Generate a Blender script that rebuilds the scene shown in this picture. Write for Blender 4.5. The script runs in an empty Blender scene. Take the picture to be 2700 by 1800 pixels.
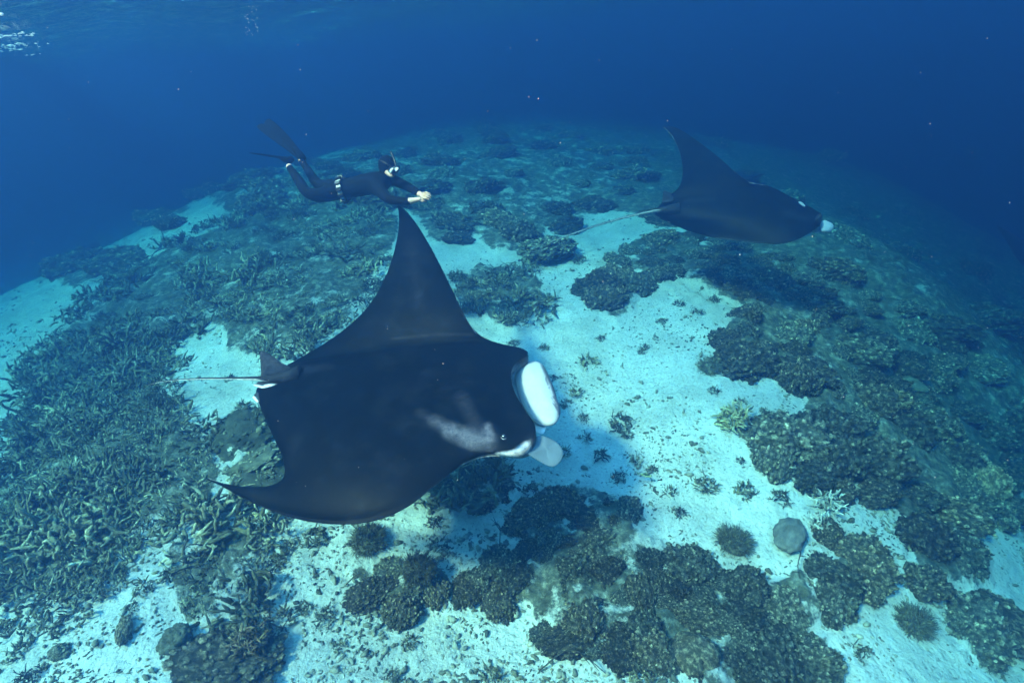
import bpy, bmesh, math, random
import numpy as np
from mathutils import Vector, Matrix

random.seed(11)
rng = np.random.default_rng(11)
scene = bpy.context.scene
COL = scene.collection

# ------------------------------------------------------------------ camera
PITCH, ROLL, LENS = math.radians(27), math.radians(6), 20.0
CZ = 6.0                                     # camera height above datum
FWD = np.array([0, math.cos(PITCH), -math.sin(PITCH)])
_r0 = np.array([1, 0, 0.]); _u0 = np.array([0, math.sin(PITCH), math.cos(PITCH)])
RT = _r0 * math.cos(ROLL) - _u0 * math.sin(ROLL)
UP = _u0 * math.cos(ROLL) + _r0 * math.sin(ROLL)
EYE = np.array([0, 0, CZ])
cam_d = bpy.data.cameras.new('camera'); cam = bpy.data.objects.new('camera', cam_d)
COL.objects.link(cam); scene.camera = cam
cam_d.lens = LENS; cam_d.sensor_width = 36; cam_d.clip_start = 0.05; cam_d.clip_end = 400
M = Matrix.Identity(4)
for i in range(3):
    M[i][0], M[i][1], M[i][2], M[i][3] = RT[i], UP[i], -FWD[i], EYE[i]
cam.matrix_world = M

# ------------------------------------------------------------------ world, sun, exposure
SUN_EL, SUN_AZ = math.radians(51), math.radians(-130)   # azimuth from +y towards +x: the sun stands to the left, a little behind
sdir = Vector((math.sin(SUN_AZ) * math.cos(SUN_EL), math.cos(SUN_AZ) * math.cos(SUN_EL), math.sin(SUN_EL)))
w = bpy.data.worlds.new('World'); scene.world = w; w.use_nodes = True
nt = w.node_tree; nt.nodes.clear()
sky = nt.nodes.new('ShaderNodeTexSky'); sky.sky_type = 'NISHITA'; sky.sun_disc = False
sky.sun_elevation = SUN_EL; sky.sun_rotation = SUN_AZ
bg = nt.nodes.new('ShaderNodeBackground'); bg.inputs['Strength'].default_value = 0.15
wo = nt.nodes.new('ShaderNodeOutputWorld')
nt.links.new(sky.outputs[0], bg.inputs[0]); nt.links.new(bg.outputs[0], wo.inputs[0])
sl = bpy.data.lights.new('sun', 'SUN'); sl.energy = 5.0; sl.angle = math.radians(8); sl.color = (1.0, 0.40, 0.245)
sun = bpy.data.objects.new('sun', sl); COL.objects.link(sun); sun.location = (-8, 4, 14)
sun.rotation_euler = sdir.to_track_quat('Z', 'Y').to_euler()
vs = scene.view_settings
vs.view_transform = 'Standard'; vs.look = 'None'; vs.exposure = 4.2; vs.gamma = 1.0; vs.use_curve_mapping = False
cy = scene.cycles
cy.max_bounces = 6; cy.diffuse_bounces = 2; cy.glossy_bounces = 2; cy.transmission_bounces = 2
cy.volume_bounces = 2; cy.transparent_max_bounces = 8
cy.use_denoising = True; cy.sample_clamp_indirect = 4.0; cy.sample_clamp_direct = 12.0
cy.caustics_reflective = False; cy.caustics_refractive = False

# ------------------------------------------------------------------ small maths helpers
def ray(px, py):
    """unit ray through a point of the 2352 x 1568 photograph"""
    v = (px - 1176) / 1307 * RT + (784 - py) / 1307 * UP + FWD
    return v / np.linalg.norm(v)
def PD(px, py, depth):          # point on that ray at a depth below the camera
    d = ray(px, py); return EYE + d * (depth / -d[2])
def PZ(px, py, z):              # point on that ray at a distance along the view axis
    d = ray(px, py); return EYE + d * (z / float(d @ FWD))
def to_px(p):
    q = np.asarray(p) - EYE
    z = np.maximum(q @ FWD, 1e-3)
    return 1176 + 1307 * (q @ RT) / z, 784 - 1307 * (q @ UP) / z, (q @ FWD)
def _hash(i, seed):
    h = np.sin(i[..., 0] * 127.1 + i[..., 1] * 311.7 + (i[..., 2] * 74.7 if i.shape[-1] > 2 else 0) + seed * 17.17) * 43758.5453
    return h - np.floor(h)
def vnoise(p, seed=0):
    p = np.asarray(p, float); i = np.floor(p); f = p - i; f = f * f * (3 - 2 * f)
    n = p.shape[-1]; out = 0
    for c in range(2 ** n):
        off = np.array([(c >> k) & 1 for k in range(n)], float)
        wgt = 1
        for k in range(n):
            wgt = wgt * (f[..., k] if off[k] else 1 - f[..., k])
        out = out + wgt * _hash(i + off, seed)
    return out * 2 - 1
def fbm(p, octs=4, seed=0):
    s, a, t = 0, 1.0, 0
    for o in range(octs):
        s = s + a * vnoise(np.asarray(p) * 2 ** o + 13.7 * o, seed + o); t += a; a *= 0.5
    return s / t
def inside(poly, x, y):
    x = np.asarray(x, float); y = np.asarray(y, float); r = np.zeros(x.shape, bool); n = len(poly)
    for k in range(n):
        (x0, y0), (x1, y1) = poly[k], poly[(k + 1) % n]
        c = ((y0 > y) != (y1 > y)) & (x < (x1 - x0) * (y - y0) / ((y1 - y0) or 1e-9) + x0)
        r ^= c
    return r

# ------------------------------------------------------------------ object helpers
def tag(o, label=None, cat=None, group=None, kind=None):
    if label: o['label'] = label
    if cat: o['category'] = cat
    if group: o['group'] = group
    if kind: o['kind'] = kind
    return o
def mesh_obj(name, verts, faces, mat, parent=None, smooth=True):
    me = bpy.data.meshes.new(name)
    me.from_pydata([tuple(v) for v in verts], [], [tuple(f) for f in faces])
    me.materials.append(mat)
    if smooth: me.polygons.foreach_set('use_smooth', [True] * len(me.polygons))
    me.update()
    o = bpy.data.objects.new(name, me); COL.objects.link(o)
    if parent: o.parent = parent
    return o
def empty(name, loc):
    o = bpy.data.objects.new(name, None); o.location = loc; o.empty_display_size = .2; COL.objects.link(o); return o
def put_under(child, root):
    """child mesh was built in world coordinates: rebase it on its root"""
    child.parent = root
    child.data.transform(Matrix.Translation(-Vector(root.location)))
def frame_of(d):
    d = d / (np.linalg.norm(d) or 1); a = np.array([0, 0, 1.]) if abs(d[2]) < .9 else np.array([1., 0, 0])
    u = np.cross(d, a); u /= np.linalg.norm(u); return u, np.cross(d, u)
def tube(V, Fc, pts, rad, sides=6, flat=1.0):
    """append a capped tube"""
    pts = np.asarray(pts, float); n = len(pts); b = len(V)
    u = None
    for k in range(n):
        d = pts[min(k + 1, n - 1)] - pts[max(k - 1, 0)]
        if u is None: u, v = frame_of(d)
        else:
            d = d / (np.linalg.norm(d) or 1); v = np.cross(d, u); v /= (np.linalg.norm(v) or 1); u = np.cross(v, d)
        for s in range(sides):
            a = 2 * math.pi * s / sides
            V.append(pts[k] + rad[k] * (math.cos(a) * u + flat * math.sin(a) * v))
    for k in range(n - 1):
        for s in range(sides):
            t = (s + 1) % sides
            Fc.append((b + k * sides + s, b + k * sides + t, b + (k + 1) * sides + t, b + (k + 1) * sides + s))
    Fc.append(tuple(b + s for s in range(sides))[::-1]); Fc.append(tuple(b + (n - 1) * sides + s for s in range(sides)))

# ------------------------------------------------------------------ materials
def newmat(name):
    m = bpy.data.materials.new(name); m.use_nodes = True
    n = m.node_tree; b = n.nodes['Principled BSDF']; return m, n, b
def add(n, t, **k):
    x = n.nodes.new(t)
    for a, v in k.items(): setattr(x, a, v)
    return x
def noise_tex(n, scale, detail=6, rough=.6, coord='Object'):
    tc = add(n, 'ShaderNodeTexCoord'); t = add(n, 'ShaderNodeTexNoise')
    t.inputs['Scale'].default_value = scale; t.inputs['Detail'].default_value = detail; t.inputs['Roughness'].default_value = rough
    n.links.new(tc.outputs[coord], t.inputs['Vector']); return t
def ramp(n, src, stops):
    r = add(n, 'ShaderNodeValToRGB'); e = r.color_ramp.elements
    while len(e) < len(stops): e.new(.5)
    for k, (p, c) in enumerate(stops):
        e[k].position = p; e[k].color = (*c, 1) if len(c) == 3 else c
    n.links.new(src, r.inputs[0]); return r
def bump(n, b, src, strength, dist):
    x = add(n, 'ShaderNodeBump'); x.inputs['Strength'].default_value = strength; x.inputs['Distance'].default_value = dist
    n.links.new(src, x.inputs['Height'])
    prev = b.inputs['Normal'].links
    if prev: n.links.new(prev[0].from_socket, x.inputs['Normal'])
    n.links.new(x.outputs[0], b.inputs['Normal']); return x
def coral_mat(name, dark, mid, light, scale=9, bd=.012, hue=.5):
    m, n, b = newmat(name)
    t = noise_tex(n, scale, 8, .7)
    r = ramp(n, t.outputs[0], [(.3, dark), (.5, mid), (.68, light)])
    t2 = noise_tex(n, 1.3, 3, .5, 'Object'); info = add(n, 'ShaderNodeObjectInfo')
    hs = add(n, 'ShaderNodeHueSaturation')
    mr = add(n, 'ShaderNodeMapRange'); mr.inputs['To Min'].default_value = 1 - hue; mr.inputs['To Max'].default_value = 1 + hue
    n.links.new(info.outputs['Random'], mr.inputs['Value']); n.links.new(mr.outputs[0], hs.inputs['Value'])
    mr2 = add(n, 'ShaderNodeMapRange'); mr2.inputs['To Min'].default_value = .5; mr2.inputs['To Max'].default_value = 1.3
    n.links.new(t2.outputs[0], mr2.inputs['Value']); n.links.new(mr2.outputs[0], hs.inputs['Saturation'])
    tn = add(n, 'ShaderNodeAttribute', attribute_name='tone'); mt = add(n, 'ShaderNodeMix', data_type='RGBA', blend_type='MULTIPLY'); mt.inputs[0].default_value = 1
    n.links.new(hs.outputs[0], mt.inputs[6]); n.links.new(tn.outputs['Color'], mt.inputs[7])
    n.links.new(r.outputs[0], hs.inputs['Color']); n.links.new(mt.outputs[2], b.inputs['Base Color'])
    b.inputs['Roughness'].default_value = .9; b.inputs['Specular IOR Level'].default_value = .15
    t3 = noise_tex(n, scale * 5, 6, .75); bump(n, b, t3.outputs[0], .9, bd)
    return m
def plain(name, col, rough=.6, spec=.3, nscale=None, amount=.3, bd=.002):
    m, n, b = newmat(name); b.inputs['Roughness'].default_value = rough; b.inputs['Specular IOR Level'].default_value = spec
    if nscale:
        t = noise_tex(n, nscale, 5, .6)
        r = ramp(n, t.outputs[0], [(.3, tuple(c * (1 - amount) for c in col)), (.7, tuple(min(1, c * (1 + amount)) for c in col))])
        n.links.new(r.outputs[0], b.inputs['Base Color']); bump(n, b, t.outputs[0], .5, bd)
    else: b.inputs['Base Color'].default_value = (*col, 1)
    return m
def painted(name, rough, spec, nscale, bd, mott=1.0, specks=0.0):
    """colour comes from the mesh's own marking, sheen and shade attribute 'markings', broken up with noise"""
    m, n, b = newmat(name); a = add(n, 'ShaderNodeAttribute', attribute_name='markings_shading')
    t = noise_tex(n, nscale, 7, .75)
    mx = add(n, 'ShaderNodeMix', data_type='RGBA', blend_type='MULTIPLY'); mx.inputs[0].default_value = 1
    r = ramp(n, t.outputs[0], [(.32, (1 - .65 * mott,) * 3), (.5, (1 - .1 * mott,) * 3), (.66, (1 + .5 * mott,) * 3)])
    n.links.new(a.outputs['Color'], mx.inputs[6]); n.links.new(r.outputs[0], mx.inputs[7]); 
    if specks:
        t5 = noise_tex(n, 75, 3, .5); r5 = ramp(n, t5.outputs[0], [(.70, (0, 0, 0)), (.76, (specks,) * 3)]); t6 = noise_tex(n, 5, 4, .7); r6 = ramp(n, t6.outputs[0], [(.5, (0, 0, 0)), (.8, (specks * .3,) * 3)])
        a1 = add(n, 'ShaderNodeMix', data_type='RGBA', blend_type='ADD'); a1.inputs[0].default_value = 1; a2 = add(n, 'ShaderNodeMix', data_type='RGBA', blend_type='ADD'); a2.inputs[0].default_value = 1
        n.links.new(mx.outputs[2], a1.inputs[6]); n.links.new(r5.outputs[0], a1.inputs[7]); n.links.new(a1.outputs[2], a2.inputs[6]); n.links.new(r6.outputs[0], a2.inputs[7]); n.links.new(a2.outputs[2], b.inputs['Base Color'])
    else: n.links.new(mx.outputs[2], b.inputs['Base Color'])
    b.inputs['Roughness'].default_value = rough; b.inputs['Specular IOR Level'].default_value = spec
    bump(n, b, t.outputs[0], .4, bd); return m

M_STAG = coral_mat('dead_staghorn', (.035, .033, .02), (.15, .14, .08), (.50, .47, .29), 7)
M_REEF = coral_mat('reef_rock', (.022, .018, .011), (.14, .112, .062), (.62, .51, .32), 11, .03)
M_REEF2 = coral_mat('reef_rock_grey', (.024, .024, .017), (.135, .125, .08), (.55, .52, .37), 11, .03)
M_BUSH = coral_mat('bushy_coral', (.035, .032, .02), (.11, .10, .06), (.30, .27, .16), 12)
M_YEL = coral_mat('yellow_coral', (.14, .13, .06), (.30, .28, .14), (.50, .47, .28), 10)
M_WHITE = coral_mat('bleached_coral', (.22, .22, .18), (.38, .38, .33), (.55, .55, .50), 10)
M_BOULD = coral_mat('boulder_skin', (.07, .065, .06), (.13, .12, .11), (.21, .20, .18), 4, .006)
M_GREENROCK = coral_mat('algae_rock', (.08, .08, .05), (.20, .19, .12), (.36, .34, .23), 5, .015)
M_RUB = coral_mat('rubble', (.05, .05, .035), (.16, .15, .11), (.40, .38, .30), 3)
M_TWIG = plain('sea_whip', (.06, .05, .035), .9, .1)
M_MANTA = painted('manta_skin', .55, .06, 24, .006, 1.0, .02)
M_LOBE = painted('manta_lobe_skin', .5, .2, 30, .002, .15)
M_SUIT = plain('neoprene', (.0018, .0035, .006), .85, .08, 14, .25, .004)
M_RUBBER = plain('fin_rubber', (.0012, .003, .007), .8, .06, 8, .2, .002)
M_BLACK = plain('black_rubber', (.006, .006, .007), .45, .4)
M_SKIN = plain('skin', (.50, .32, .24), .55, .3, 20, .1, .001)
M_LENS = plain('mirror_lens', (.42, .46, .48), .18, .7, 60, .15, .001)
M_LEAD = plain('pale_webbing', (.40, .44, .46), .6, .3, 18, .25, .002)
M_EYE = plain('eye', (.01, .01, .012), .1, .8)

# ------------------------------------------------------------------ seabed form
CTRL = [(1176,1568,4.7),(600,1568,4.9),(0,1568,5.8),(1800,1568,5.0),(2352,1568,6.6),
(1176,1100,5.9),(600,1100,6.2),(0,1100,8.8),(1800,1100,6.3),(2200,1150,7.8),(2352,1150,10.2),
(1176,784,7.6),(600,784,8.5),(0,800,13.2),(1800,784,8.3),(2200,784,11.4),(2352,800,16),
(1176,560,10.5),(700,560,11.5),(300,560,16.5),(0,680,18),(1700,560,11.5),(2000,560,13.5),(2300,560,26),
(1176,400,15),(600,420,18),(1600,400,17),(2000,400,27),(1176,300,22)]
cp = [EYE + ray(a, b) * c for a, b, c in CTRL]
cx = [(p[0], p[1], p[2]) for p in cp]
for x, y, d in [(-26,22,7.5),(-15,18,5.4),(-9,21,3.3),(0,36,3.4),(30,26,11.5),(20,24,9.5),(12,26,5.0),(-18,36,6),(18,40,6.5),(-22,5,6.5),(16,5,8.2),(0,-1,4.2),(-8,-1,4.0),(8,-1,5.8),(0,-8,4.6),
                (-45,45,7),(45,45,9),(0,60,4.5),(-60,0,8),(60,0,12),(0,-50,9),(-40,-40,9),(40,-40,11),(-14,-8,4.6),(14,-8,6.8)]:
    cx.append((x, y, CZ - d))
cx = np.array(cx)
def _phi(r): return r
def _fit(c):
    n = len(c); D = np.linalg.norm(c[:, None, :2] - c[None, :, :2], axis=2)
    A = np.zeros((n + 3, n + 3)); A[:n, :n] = np.sqrt(D ** 2 + 4.0); A[:n, n] = 1; A[:n, n+1:] = c[:, :2]; A[n, :n] = 1; A[n+1:, :n] = c[:, :2].T
    A[:n, :n] -= np.eye(n) * .02
    return np.linalg.solve(A, np.concatenate([c[:, 2], [0, 0, 0]]))
_W = _fit(cx)

# reef areas, outlined once on the photograph and carried down onto the seabed
REEF = {
 'left': [(20,1080),(60,960),(90,830),(140,780),(330,770),(400,850),(330,890),(430,960),(475,1050),(485,1130),(440,1190),(300,1230),(275,1340),(150,1400),(60,1385),(40,1260)],
 'upper': [(120,790),(200,700),(330,600),(480,520),(640,470),(800,462),(905,500),(890,620),(850,700),(770,770),(650,830),(560,815),(480,750),(390,800),(250,800)],
 'beyond': [(640,455),(905,478),(1000,545),(1180,575),(1250,595),(1270,540),(1400,480),(1500,430),(1450,340),(1200,290),(950,300),(800,350),(560,420)],
 'wingside': [(1045,640),(1120,610),(1210,620),(1235,700),(1205,770),(1110,745),(1060,700)],
 'lowleft': [(420,1240),(560,1180),(605,1240),(565,1330),(565,1400),(430,1412),(400,1330)],
 'right': [(1440,570),(1560,535),(1700,570),(1850,590),(2000,670),(2150,750),(2280,870),(2352,990),(2352,1150),(2270,1200),(2240,1350),(2100,1342),(2070,1200),(1990,1120),(1980,1020),(1900,965),(1790,880),(1700,850),(1655,770),(1700,700),(1600,640),(1480,640)],
 'drop': [(1400,480),(1450,300),(2000,330),(2470,430),(2470,1080),(2352,990),(2280,870),(2150,750),(2000,670),(1850,590),(1700,560),(1560,525)],
 'spur': [(1330,655),(1420,600),(1475,650),(1450,700),(1400,725)],
 'knoll': [(1760,1085),(1800,1000),(1850,950),(1940,990),(1925,1040),(1880,1100),(1790,1097)],
 'centre': [(1165,1215),(1200,1180),(1330,1130),(1430,1150),(1462,1200),(1445,1250),(1540,1290),(1640,1290),(1655,1340),(1790,1310),(1850,1350),(1885,1440),(1800,1510),(1700,1575),(1560,1540),(1480,1500),(1440,1530),(1330,1520),(1250,1460),(1240,1400),(1060,1375),(1050,1330),(1160,1330),(1200,1290)],
 'tail': [(1850,1340),(1900,1310),(1990,1290),(2012,1385),(1900,1395)],
 'overhang': [(830,1320),(865,1280),(990,1310),(1002,1370),(905,1440),(840,1400)],
 'shade': [(1000,1110),(1080,1085),(1190,1100),(1190,1150),(1020,1160)],
 'behindwing': [(525,1010),(600,990),(660,1060),(665,1110),(540,1110)],
 'lowedge': [(1750,1535),(1890,1470),(1895,1575),(1740,1575)],
 'leftrim': [(-60,1180),(10,1200),(25,1340),(-20,1400),(-60,1400)],
 'lowright': [(2200,1420),(2300,1380),(2340,1480),(2230,1520)],
 'mist': [(240,475),(430,395),(640,370),(640,470),(520,505),(475,440),(400,520)],
 'farleft': [(120,640),(200,580),(290,575),(260,640),(160,660)],
}
def reef_mask(P):
    """0..1 how much of the seabed at P (n,3) is overgrown"""
    x, y, z = to_px(P)
    jx = fbm(P[:, :2] * 1.9, 3, 5) * 65; jy = fbm(P[:, :2] * 1.9 + 40, 3, 9) * 55
    s = np.clip(6 / np.maximum(z, 1), .2, 1.2)
    m = np.zeros(len(P))
    for k, poly in REEF.items():
        m = np.maximum(m, inside(poly, x + jx * s, y + jy * s) * ({'right': .92, 'drop': .92, 'left': 1.0, 'upper': .86}.get(k, .78)))
    ok = (z > .5)
    wide = fbm(P[:, :2] * .55, 4, 33) > .12        # the reef goes on outside the frame
    out = (~ok) | (x < -80) | (x > 2430) | (y > 1640) | (y < 350)
    far = ok & (y < 350) & (x > 500)
    return np.where(out, np.where(far, .85, wide * 1.0), m)
def base_z(x, y):
    p = np.stack([np.asarray(x, float), np.asarray(y, float)], -1).reshape(-1, 2); out = np.empty(len(p))
    for a in range(0, len(p), 20000):
        q = p[a:a + 20000]; D = np.sqrt(((q[:, None] - cx[None, :, :2]) ** 2).sum(2) + 4.0)
        out[a:a + 20000] = D @ _W[:-3] + _W[-3] + q @ _W[-2:]
    return out
def ground_z(x, y):
    p = np.stack([np.atleast_1d(x), np.atleast_1d(y)], -1).astype(float)
    return base_z(p[:, 0], p[:, 1]) + .10 * fbm(p * .7, 4, 2) + .018 * fbm(p * 5, 3, 4)
_gx = np.arange(-24, 24.01, .05); _gy = np.arange(-2, 40.01, .05)
_G = ground_z(*[q.ravel() for q in np.meshgrid(_gx, _gy)]).reshape(len(_gy), len(_gx))
def gz(x, y):
    fx = np.clip((np.asarray(x) + 24) / .05, 0, len(_gx) - 2.001); fy = np.clip((np.asarray(y) + 2) / .05, 0, len(_gy) - 2.001)
    i, j = fx.astype(int), fy.astype(int); u, v = fx - i, fy - j
    return (_G[j, i] * (1-u) + _G[j, i+1] * u) * (1-v) + (_G[j+1, i] * (1-u) + _G[j+1, i+1] * u) * v
def hit(px, py):
    d = ray(px, py)
    if d[2] > -.03: return None
    t = np.linspace(2.5, 38, 500); P = EYE + t[:, None] * d
    s = P[:, 2] - gz(P[:, 0], P[:, 1])
    if not (s < 0).any(): return None
    k = max(int(np.argmax(s < 0)), 1)
    a = t[k-1] + (t[k] - t[k-1]) * s[k-1] / (s[k-1] - s[k] + 1e-9)
    p = EYE + a * d; p[2] = gz(p[0], p[1]); return p

# seabed mesh: rings that widen away from the swimmers
NR, NA = 520, 760
rr = np.concatenate([[0], np.geomspace(.6, 62, NR)])
front = np.linspace(-62, 62, NA - 120); rear = np.linspace(62, 298, 121)[1:-1]
az = np.radians(np.concatenate([front, rear])); NA = len(az)
X = rr[1:, None] * np.sin(az); Y = rr[1:, None] * np.cos(az)
pts = np.stack([X.ravel(), Y.ravel()], 1)
Z = ground_z(pts[:, 0], pts[:, 1]); P3 = np.column_stack([pts, Z])
mask = reef_mask(P3)
mk = mask.reshape(NR, NA); sm = mk.copy()
for _ in range(3):
    sm = (np.roll(sm, 1, 1) + np.roll(sm, -1, 1) + sm + np.vstack([sm[:1], sm[:-1]]) + np.vstack([sm[1:], sm[-1:]])) / 5
mask = sm.ravel()
P3[:, 2] += mask * (.05 + .10 * fbm(pts * 3.3, 4, 21) + .05 * np.abs(fbm(pts * 11, 3, 27)))
V = np.vstack([[[0, 0, ground_z(0, 0)[0]]], P3])
a = np.arange(NR - 1)[:, None] * NA + np.arange(NA)[None, :]; b = np.arange(NR - 1)[:, None] * NA + (np.arange(NA)[None, :] + 1) % NA
F4 = np.stack([a, a + NA, b + NA, b], -1).reshape(-1, 4) + 1
me = bpy.data.meshes.new('seabed')
me.vertices.add(len(V)); me.vertices.foreach_set('co', V.ravel())
me.loops.add(F4.size); me.loops.foreach_set('vertex_index', F4.ravel()[:]) ; me.polygons.add(len(F4))
me.polygons.foreach_set('loop_start', np.arange(0, F4.size, 4)); me.polygons.foreach_set('loop_total', np.full(len(F4), 4)); me.update(calc_edges=True)
bm = bmesh.new(); bm.from_mesh(me); bm.verts.ensure_lookup_table()
for k in range(NA): bm.faces.new((bm.verts[0], bm.verts[1 + k], bm.verts[1 + (k + 1) % NA]))
bmesh.ops.recalc_face_normals(bm, faces=bm.faces)
if bm.faces[0].normal.z < 0: bmesh.ops.reverse_faces(bm, faces=bm.faces)
bm.to_mesh(me); bm.free()
me.polygons.foreach_set('use_smooth', [True] * len(me.polygons))
at = me.attributes.new('overgrowth', 'FLOAT', 'POINT'); at.data.foreach_set('value', np.concatenate([[0], mask]))
m, n, b = newmat('sand'); 
ov = add(n, 'ShaderNodeAttribute', attribute_name='overgrowth')
t1 = noise_tex(n, 1.6, 8, .65); r1 = ramp(n, t1.outputs[0], [(.3, (.36, .35, .31)), (.6, (.56, .55, .50))])
t2 = noise_tex(n, 34, 4, .6); r2 = ramp(n, t2.outputs[0], [(.30, (.42, .42, .38)), (.42, (.95, .95, .95)), (.7, (1.05, 1.05, 1.03))])
mx = add(n, 'ShaderNodeMix', data_type='RGBA', blend_type='MULTIPLY'); mx.inputs[0].default_value = 1
n.links.new(r1.outputs[0], mx.inputs[6]); n.links.new(r2.outputs[0], mx.inputs[7])
t3 = noise_tex(n, 9, 8, .75); r3 = ramp(n, t3.outputs[0], [(.35, (.03, .03, .022)), (.52, (.10, .095, .065)), (.68, (.30, .29, .22))])
mo = add(n, 'ShaderNodeMath', operation='ADD'); n.links.new(ov.outputs['Fac'], mo.inputs[0])
t4 = noise_tex(n, 3.2, 9, .72); mo2 = add(n, 'ShaderNodeMath', operation='MULTIPLY_ADD'); mo2.inputs[1].default_value = 2.6; mo2.inputs[2].default_value = -1.3
n.links.new(t4.outputs[0], mo2.inputs[0]); n.links.new(mo2.outputs[0], mo.inputs[1])
r4 = ramp(n, mo.outputs[0], [(.52, (0, 0, 0)), (.72, (1, 1, 1))])
mx2 = add(n, 'ShaderNodeMix', data_type='RGBA'); n.links.new(r4.outputs[0], mx2.inputs[0]); n.links.new(mx.outputs[2], mx2.inputs[6]); n.links.new(r3.outputs[0], mx2.inputs[7])
n.links.new(mx2.outputs[2], b.inputs['Base Color']); b.inputs['Roughness'].default_value = .95; b.inputs['Specular IOR Level'].default_value = .1
bump(n, b, t2.outputs[0], .6, .03); bump(n, b, noise_tex(n, 7, 6, .6).outputs[0], .6, .10)
me.materials.append(m)
seabed = bpy.data.objects.new('seabed', me); COL.objects.link(seabed); tag(seabed, 'pale sand seabed rising and falling away, overgrown in patches', kind='structure')

# ------------------------------------------------------------------ coral shapes (shared meshes)
def ico(sub):
    bm = bmesh.new(); bmesh.ops.create_icosphere(bm, subdivisions=sub, radius=1)
    v = np.array([q.co[:] for q in bm.verts]); f = [tuple(q.index for q in fc.verts) for fc in bm.faces]; bm.free(); return v, f
ICO5, ICO3, ICO2 = ico(5), ico(3), ico(2)
def set_tone(me, tone):
    t = np.asarray(tone, float); a = me.color_attributes.new('tone', 'FLOAT_COLOR', 'POINT')
    a.data.foreach_set('color', np.column_stack([t, t * .98, t * .94, np.ones(len(t))]).ravel())
def mk_mesh(name, V, Fc, mat, smooth=True, tone=None):
    me = bpy.data.meshes.new(name); me.from_pydata([tuple(v) for v in V], [], Fc); me.materials.append(mat)
    me.polygons.foreach_set('use_smooth', [smooth] * len(me.polygons)); me.update(); set_tone(me, tone if tone is not None else np.ones(len(V))); return me
def lumps(v, n, size, amp, R):
    c = R.normal(size=(n, 3)); c /= np.linalg.norm(c, axis=1)[:, None]; s = R.uniform(.6, 1.3, n) * size; h = R.uniform(.5, 1.3, n) * amp
    out = np.zeros(len(v))
    for a0 in range(0, len(v), 3000):
        d = np.linalg.norm(v[a0:a0+3000, None] - c[None], axis=2) / s
        out[a0:a0+3000] = (np.sqrt(np.maximum(0, 1 - d ** 2)) * h).max(1)
    return out
def head_mesh(k, mat, stubs=330, flat=.62):
    R = np.random.default_rng(100 + k); v0, f = ICO5
    r = 1 + .30 * fbm(v0 * 1.3 + k * 9, 3, k) + lumps(v0, 60, .36, .22, R) + lumps(v0, 420, .13, .13, R) - .10 * np.abs(fbm(v0 * 5 + k, 3, k + 3))
    v = v0 * r[:, None]; v[:, 2] *= flat; v *= .5
    V = list(v); Fc = list(f); T = [.42 + .25 * max(0, q) for q in fbm(v0 * 4, 2, k)]
    kv, kf = ICO2
    for i in R.choice(np.where(v0[:, 2] > -.2)[0], stubs, replace=False):
        nrm = v0[i] + R.normal(size=3) * .45 + np.array([0, 0, .2]); nrm /= np.linalg.norm(nrm)
        r0 = R.uniform(.016, .042) * (1.5 if R.uniform() < .1 else 1); L = R.uniform(.8, 1.9); b0 = len(V)
        w_ = kv * (1 + .35 * R.normal(size=(len(kv), 1)) * .6); w_ = w_ + nrm * (w_ @ nrm)[:, None] * (L - 1)
        V += list(v[i] + w_ * r0 + nrm * r0 * .4); Fc += [tuple(b0 + q for q in fc) for fc in kf]
        t = R.choice([.5, .8, 1.1, 1.6], p=[.25, .3, .3, .15]) * R.uniform(.8, 1.2); T += [t * (.75 + .35 * float(q @ nrm)) for q in kv]
    return mk_mesh('knobbly_coral', V, Fc, mat, tone=T)
def stag_mesh(k, mat, n=105, rad=.36, rmin=.010, rmax=.021, lmin=.06, lmax=.17, up=.22, name='staghorn_coral'):
    R = np.random.default_rng(300 + k); V, Fc, T = [], [], []
    for i in range(n):
        a = R.uniform(0, 6.283); rho = rad * math.sqrt(R.uniform()); q = np.array([rho * math.cos(a), rho * math.sin(a), R.uniform(-.02, .14) * (1.1 - rho / rad)])
        d = np.array([math.cos(a), math.sin(a), 0]) * R.uniform(-.2, .8) + R.normal(size=3) * .55; d[2] = abs(d[2]) * .7 + up * R.uniform(0, 1.4); d /= np.linalg.norm(d)
        L = R.uniform(lmin, lmax); r0 = R.uniform(rmin, rmax); pts, rd = [q], [r0]; bend = R.normal(size=3) * 1.3
        for s in range(4):
            d = d + bend * .25 + R.normal(size=3) * .18; d /= np.linalg.norm(d); pts.append(pts[-1] + d * L / 4); rd.append(r0 * (1 - .10 * (s + 1)) * R.uniform(.72, 1.25))
        t0 = R.uniform(.45, 1.35); n0 = len(V)
        rd[-1] *= .5; tube(V, Fc, pts, rd, 5)
        for c in range(R.integers(0, 3)):
            s = R.integers(1, 4); e = d + R.normal(size=3) * .7; e /= np.linalg.norm(e); l2 = L * R.uniform(.25, .5)
            tube(V, Fc, [pts[s], pts[s] + e * l2 * .5, pts[s] + e * l2], [rd[s] * .85, rd[s] * .8, rd[s] * .4], 5)
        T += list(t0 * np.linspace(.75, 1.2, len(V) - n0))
    return mk_mesh(name, V, Fc, mat, tone=T)
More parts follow.
